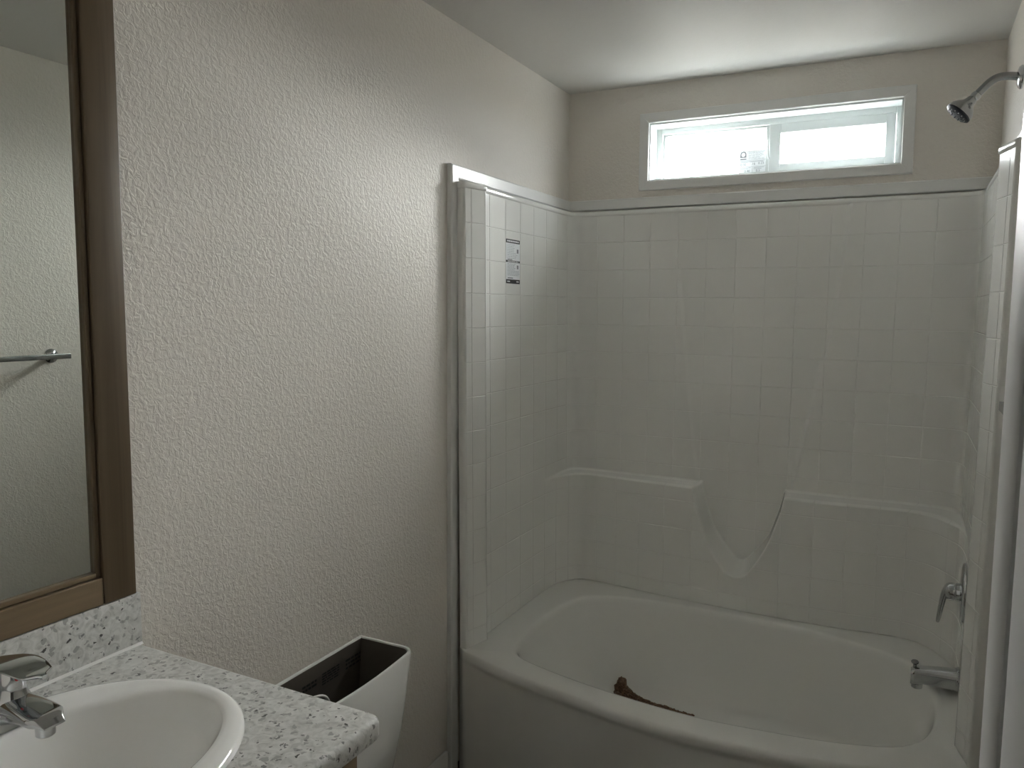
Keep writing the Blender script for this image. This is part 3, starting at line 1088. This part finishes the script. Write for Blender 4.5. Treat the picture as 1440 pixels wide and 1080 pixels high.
# ------------------------------------------------------------------ vanity
VY1, VY0, VZ, VX = -2.079, -2.722, 0.888, 0.583
ct = empty('countertop', (0.29, -2.40, VZ - 0.038), 'grey speckled laminate vanity countertop with backsplash', 'countertop')
# slab as an extruded rounded-corner outline with eased top edge and an oval cutout for the sink
SCX, SCY, SA, SB = 0.279, -2.402, 0.217, 0.252
NA = 96
def slab_outline(ins):
    x0, x1, y0, y1, r = 0.0, VX - ins, VY0, VY1 - ins, 0.020
    pts = [(x0, y0)]
    pts += [(x1, y0)]
    for k in range(7):
        a = (math.pi / 2) * k / 6
        pts.append((x1 - r + r * math.cos(a), y1 - r + r * math.sin(a)))
    pts += [(x0, y1)]
    return pts
def polar2(poly, cx, cy, n):
    outp = []
    for k in range(n):
        a = 2 * math.pi * k / n
        dx, dy = math.cos(a), math.sin(a)
        best = 0
        m_ = len(poly)
        for i in range(m_):
            ax_, ay_ = poly[i][0] - cx, poly[i][1] - cy
            bx_, by_ = poly[(i + 1) % m_][0] - cx, poly[(i + 1) % m_][1] - cy
            ex_, ey_ = bx_ - ax_, by_ - ay_
            den = dx * ey_ - dy * ex_
            if abs(den) < 1e-12: continue
            r = (ax_ * ey_ - ay_ * ex_) / den
            s = (ax_ * dy - ay_ * dx) / den
            if r > 0 and -1e-6 <= s <= 1 + 1e-6: best = max(best, r)
        outp.append((cx + best * dx, cy + best * dy))
    return outp
# angles through the true corners so the outline stays crisp
def slab_ring(ins, z):
    return [(x, y, z) for x, y in polar2(slab_outline(ins), SCX, SCY, 720)]
hole = [(SCX + (SA - 0.02) * math.cos(2 * math.pi * k / 720), SCY + (SB - 0.02) * math.sin(2 * math.pi * k / 720)) for k in range(720)]
loops = [[(x, y, VZ - 0.038) for x, y in hole], slab_ring(0.008, VZ - 0.038), slab_ring(0.002, VZ - 0.034), slab_ring(0.0, VZ - 0.028), slab_ring(0.0, VZ - 0.010), slab_ring(0.002, VZ - 0.004), slab_ring(0.006, VZ - 0.001), slab_ring(0.011, VZ), [(x, y, VZ) for x, y in hole]]
loft('slab', loops, M['laminate'], ct, False, False, angle=50)
box('backsplash', 0.0, 0.020, VY0, VY1, VZ, 0.9872, M['laminate'], ct, bevel=0.0015)
# caulk bead where the splash meets the slab
loops = []
for y in (VY0, VY1 - 0.001):
    loops.append([(0.0195, y, VZ), (0.0195, y, VZ + 0.0045), (0.0215, y, VZ + 0.0022), (0.0245, y, VZ + 0.0008), (0.0250, y, VZ)])
loft('caulk', loops, M['caulk'], ct, True, True, smooth=False)
put_under(ct)

# cabinet
CB = empty('vanity_cabinet', (0.28, -2.40, 0.0), 'brown stained wood vanity cabinet under the speckled countertop', 'cabinet')
cz1 = VZ - 0.0385
for a in ((0.002, 0.535, VY1 - 0.036, VY1 - 0.020, 0.09, cz1), (0.002, 0.535, VY0 + 0.004, VY0 + 0.020, 0.09, cz1), (0.520, 0.535, VY0 + 0.020, VY1 - 0.036, 0.09, cz1), (0.002, 0.520, VY0 + 0.020, VY1 - 0.036, 0.09, 0.105)):
    box('side_panel' if a[0] < 0.1 and a[5] > .5 else 'front_frame' if a[5] > .5 else 'bottom_panel', *a, M['wood_v'], CB, bevel=0.001)
box('toe_kick', 0.002, 0.47, VY0 + 0.004, VY1 - 0.022, 0.0, 0.09, M['wood_h'], CB)
for y0, y1, ky in ((VY0 + 0.014, -2.4115, -2.44), (-2.4085, VY1 - 0.030, -2.38)):
    d = box('cabinet_door', 0.5355, 0.5535, y0, y1, 0.11, 0.66, M['wood_v'], CB, bevel=0.003)
    dr = box('drawer_front', 0.5355, 0.5535, y0, y1, 0.675, cz1 - 0.012, M['wood_h'], CB, bevel=0.003)
    revolve('door_knob', (0.5535, ky, 0.60), (1, 0, 0), [(0, 0.006), (0.012, 0.006), (0.016, 0.013), (0.024, 0.014), (0.028, 0.009)], M['brushed'], d, 20)
put_under(CB)

# sink
sk = empty('oval_sink', (SCX, SCY, VZ), 'white oval drop-in sink set into the speckled countertop', 'sink')
def ell(cx, cy, a, b, z, n=96):
    return [(cx + a * math.cos(2 * math.pi * k / n), cy + b * math.sin(2 * math.pi * k / n), z) for k in range(n)]
I_CX, IA, IB = 0.299, 0.151, 0.217
SL = [ell(SCX, SCY, SA - 0.004, SB - 0.004, VZ + 0.0002), ell(SCX, SCY, SA, SB, VZ + 0.003), ell(SCX, SCY, SA - 0.001, SB - 0.001, VZ + 0.008), ell(SCX, SCY, SA - 0.006, SB - 0.006, VZ + 0.012), ell(SCX, SCY, SA - 0.014, SB - 0.014, VZ + 0.014)]
for t, dz in ((0.25, .0138), (0.55, .013), (0.8, .0118), (0.93, 0.009), (1.0, 0.004)):
    a0, b0 = SA - 0.014, SB - 0.014
    SL.append(ell(SCX + (I_CX - SCX) * t, SCY, a0 + (IA - a0) * t, b0 + (IB - b0) * t, VZ + dz))
for t, dz in ((0.97, -0.008), (0.93, -0.025), (0.87, -0.050), (0.78, -0.080), (0.64, -0.108), (0.45, -0.126), (0.25, -0.134), (0.11, -0.137)):
    SL.append(ell(I_CX - 0.01 * (1 - t), SCY, IA * t, IB * (t * 0.96 + 0.0), VZ + dz))
loft('basin', SL, M['porcelain'], sk, False, True, angle=60)
revolve('drain', (I_CX - 0.009, SCY, VZ - 0.1375), (0, 0, 1), [(0, 0.024), (0.003, 0.023), (0.004, 0.018), (0.001, 0.016), (0.004, 0.014), (0.006, 0.004)], M['chrome'], sk, 24)
put_under(sk)

# faucet: centreset base, tapered post, broad spout, flat lever
FY, FXB, FZB = -2.388, 0.112, VZ + 0.0135
fa = empty('sink_faucet', (FXB, FY, FZB), 'chrome single lever bathroom faucet on the back of the oval sink', 'faucet')
loops = []
for dz, s in ((0, 1.0), (0.012, 1.0), (0.020, 0.94), (0.026, 0.80)):
    loops.append([(FXB + 0.027 * s * math.copysign(abs(math.cos(a)) ** .8, math.cos(a)), FY + 0.052 * s * math.copysign(abs(math.sin(a)) ** .6, math.sin(a)), FZB + dz) for a in [2 * math.pi * k / 40 for k in range(40)]])
loft('base_plate', loops, M['chrome'], fa, True, True, angle=40)
# spout: broad wedge reaching over the basin
def rrect(c, hw, hz, n=24, p=0.45):
    return [(c[0], c[1] + hw * math.copysign(abs(math.cos(a)) ** p, math.cos(a)), c[2] + hz * math.copysign(abs(math.sin(a)) ** p, math.sin(a))) for a in [2 * math.pi * k / n for k in range(n)]]
loops = []
for t in [i / 20 for i in range(21)]:
    x = FXB - 0.014 + (0.238 - FXB + 0.014) * t
    zt = FZB + 0.050 + 0.006 * math.sin(math.pi * min(1, t * 1.1)) - 0.006 * t - 0.012 * sstep(.9, 1, t)
    zb = FZB + 0.002 + 0.027 * sstep(0.0, 0.75, t)
    hw = 0.024 + 0.004 * t - 0.012 * sstep(.82, 1, t)
    loops.append(rrect((x, FY, (zt + zb) / 2), hw, (zt - zb) / 2, 32, 0.62))
loft('spout', loops, M['chrome'], fa, True, True, angle=40)
revolve('aerator', (0.216, FY, FZB + 0.031), (0, 0, -1), [(0, 0.0135), (0.018, 0.0130), (0.020, 0.011), (0.018, 0.009), (0.018, 0.001)], M['chrome'], fa, 24)
revolve('post', (0.138, FY, FZB + 0.034), (0.05, 0, 1), [(0, 0.030), (0.012, 0.026), (0.022, 0.0205), (0.036, 0.0180), (0.058, 0.0185), (0.064, 0.016)], M['chrome'], fa, 28)
# lever blade: wing-shaped, dished
loops = []
for i in range(23):
    t = i / 22
    x = 0.100 + 0.120 * t
    zc = FZB + 0.094 + 0.012 * math.sin(math.pi * t * 0.9) - 0.006 * t + 0.006 * sstep(.8, 1, t)
    hw = 0.020 + 0.010 * math.sin(math.pi * min(1, t * 1.05)) - 0.016 * sstep(0.84, 1.0, t)
    hz = 0.0060 - 0.0025 * t
    rg = []
    for k in range(20):
        a = 2 * math.pi * k / 20
        rg.append((x, FY + hw * math.cos(a), zc + hz * math.sin(a) + 0.0015 * abs(math.cos(a)) ** 2))
    loops.append(rg)
loft('lever', loops, M['chrome'], fa, True, True, angle=50)
revolve('temperature_dot', (0.1565, FY - 0.002, FZB + 0.083), (1, -0.35, 0), [(0, 0.0042), (0.002, 0.004), (0.003, 0.002)], M['red'], fa, 14)
put_under(fa)

# ------------------------------------------------------------------ toilet (tank lid is off)
to = empty('toilet', (0.35, -1.655, 0.0), 'white toilet with its tank lid removed beside the vanity', 'toilet')
TY0, TY1, TX0, TX1, TZ1, TZ0 = -1.870, -1.440, 0.034, 0.214, 0.664, 0.330
def tank_ring(ins, z, s=0.0, n=10):
    """outline: square back, rounded and slightly bowed front"""
    x0, x1 = TX0 + ins, TX1 - ins - s * 0.03
    y0, y1 = TY0 + ins + s * 0.035, TY1 - ins - s * 0.035
    r = max(0.042 - ins, 0.01)
    P = [(x0, y0)]
    for k in range(n + 1):
        a = -math.pi / 2 + (math.pi / 2) * k / n
        P.append((x1 - r * .9 + r * .9 * math.cos(a), y0 + r + r * math.sin(a)))
    for k in range(1, 8):
        t = k / 8
        P.append((x1 + 0.010 * math.sin(math.pi * t), y0 + r + (y1 - y0 - 2 * r) * t))
    for k in range(n + 1):
        a = (math.pi / 2) * k / n
        P.append((x1 - r * .9 + r * .9 * math.cos(a), y1 - r + r * math.sin(a)))
    P.append((x0, y1))
    for k in range(1, 4):
        P.append((x0, y1 + (y0 - y1) * k / 4))
    return [(x, y, z) for x, y in P]
loft('tank', [tank_ring(0.02, TZ0, 1.2), tank_ring(0.004, TZ0 + 0.02, 1.0), tank_ring(0.0, TZ0 + 0.15, 0.5), tank_ring(0, TZ1 - 0.004, 0), tank_ring(0.002, TZ1, 0), tank_ring(0.009, TZ1, 0), tank_ring(0.0105, TZ1 - 0.003, 0)], M['tank'], to, True, False, angle=40)
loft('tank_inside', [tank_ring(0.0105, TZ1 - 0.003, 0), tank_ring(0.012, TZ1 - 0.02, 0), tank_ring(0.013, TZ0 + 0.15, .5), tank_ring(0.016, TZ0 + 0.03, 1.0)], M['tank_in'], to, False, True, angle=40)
rects = []
R_ = random.Random(3)
for (a0, a1, b0, b1, rows) in ((-1.52, -1.46, .030, .060, 3), (-1.61, -1.545, .030, .062, 5), (-1.68, -1.63, .032, .052, 2)):
    for r in range(rows):
        zb_ = TZ1 - b1 + (b1 - b0) * r / rows
        y = a0
        while y < a1:
            w = R_.uniform(.006, .018)
            rects.append((y, zb_, min(y + w, a1), zb_ + (b1 - b0) / rows * .55)); y += w + .003
rects_obj('tank_markings', rects, lambda a, b: (TX0 + 0.0150, a, b), M['black'], to)
revolve('fill_valve', (0.105, -1.80, TZ0 + 0.03), (0, 0, 1), [(0, .014), (.16, .014), (.162, .024), (.21, .024), (.213, .012), (.235, .012), (.238, .004)], M['white_plastic'], to, 20)
tube('refill_tube', spline_open([(0.115, -1.79, TZ1 - 0.06), (0.128, -1.765, TZ1 - 0.020), (0.136, -1.735, TZ1 - 0.014), (0.140, -1.700, TZ1 - 0.030), (0.140, -1.675, TZ1 - 0.090)], 5), 0.0035, M['white_plastic'], to, 10)
tube('overflow_pipe', [(0.140, -1.672, TZ0 + 0.03), (0.140, -1.672, TZ1 - 0.085)], 0.013, M['white_plastic'], to, 16)
tube('flush_lever', [(0.216, -1.83, TZ1 - 0.05), (0.232, -1.83, TZ1 - 0.05), (0.238, -1.81, TZ1 - 0.052), (0.239, -1.755, TZ1 - 0.060)], [0.009, 0.008, 0.006, 0.007], M['chrome'], to, 12)
def oval(cx, a, b, z, back=0.0, n=48):
    pts = []
    for k in range(n):
        t = 2 * math.pi * k / n
        x = math.cos(t)
        pts.append((cx + a * x, -1.655 + b * math.sin(t) * (1 - 0.10 * x), z))
    return pts
loft('bowl', [oval(0.40, 0.23, 0.105, 0), oval(0.40, 0.225, 0.10, 0.06), oval(0.41, 0.20, 0.095, 0.16), oval(0.435, 0.225, 0.13, 0.27), oval(0.455, 0.25, 0.17, 0.315), oval(0.46, 0.255, 0.182, 0.345), oval(0.46, 0.25, 0.178, 0.352), oval(0.475, 0.195, 0.135, 0.352), oval(0.475, 0.18, 0.125, 0.33), oval(0.465, 0.11, 0.08, 0.24), oval(0.46, 0.03, 0.03, 0.21)], M['tank'], to, True, True, angle=50)
box('tank_shelf', 0.05, 0.28, -1.78, -1.53, 0.25, TZ0 + 0.004, M['tank'], to, bevel=0.012, seg=3)
loft('seat_lid', [oval(0.462, 0.245, 0.180, 0.354), oval(0.462, 0.25, 0.185, 0.362), oval(0.462, 0.25, 0.185, 0.376), oval(0.462, 0.243, 0.178, 0.382), oval(0.462, 0.1, 0.08, 0.385), oval(0.462, 0.01, 0.01, 0.385)], M['white_plastic'], to, True, True, angle=50)
put_under(to)
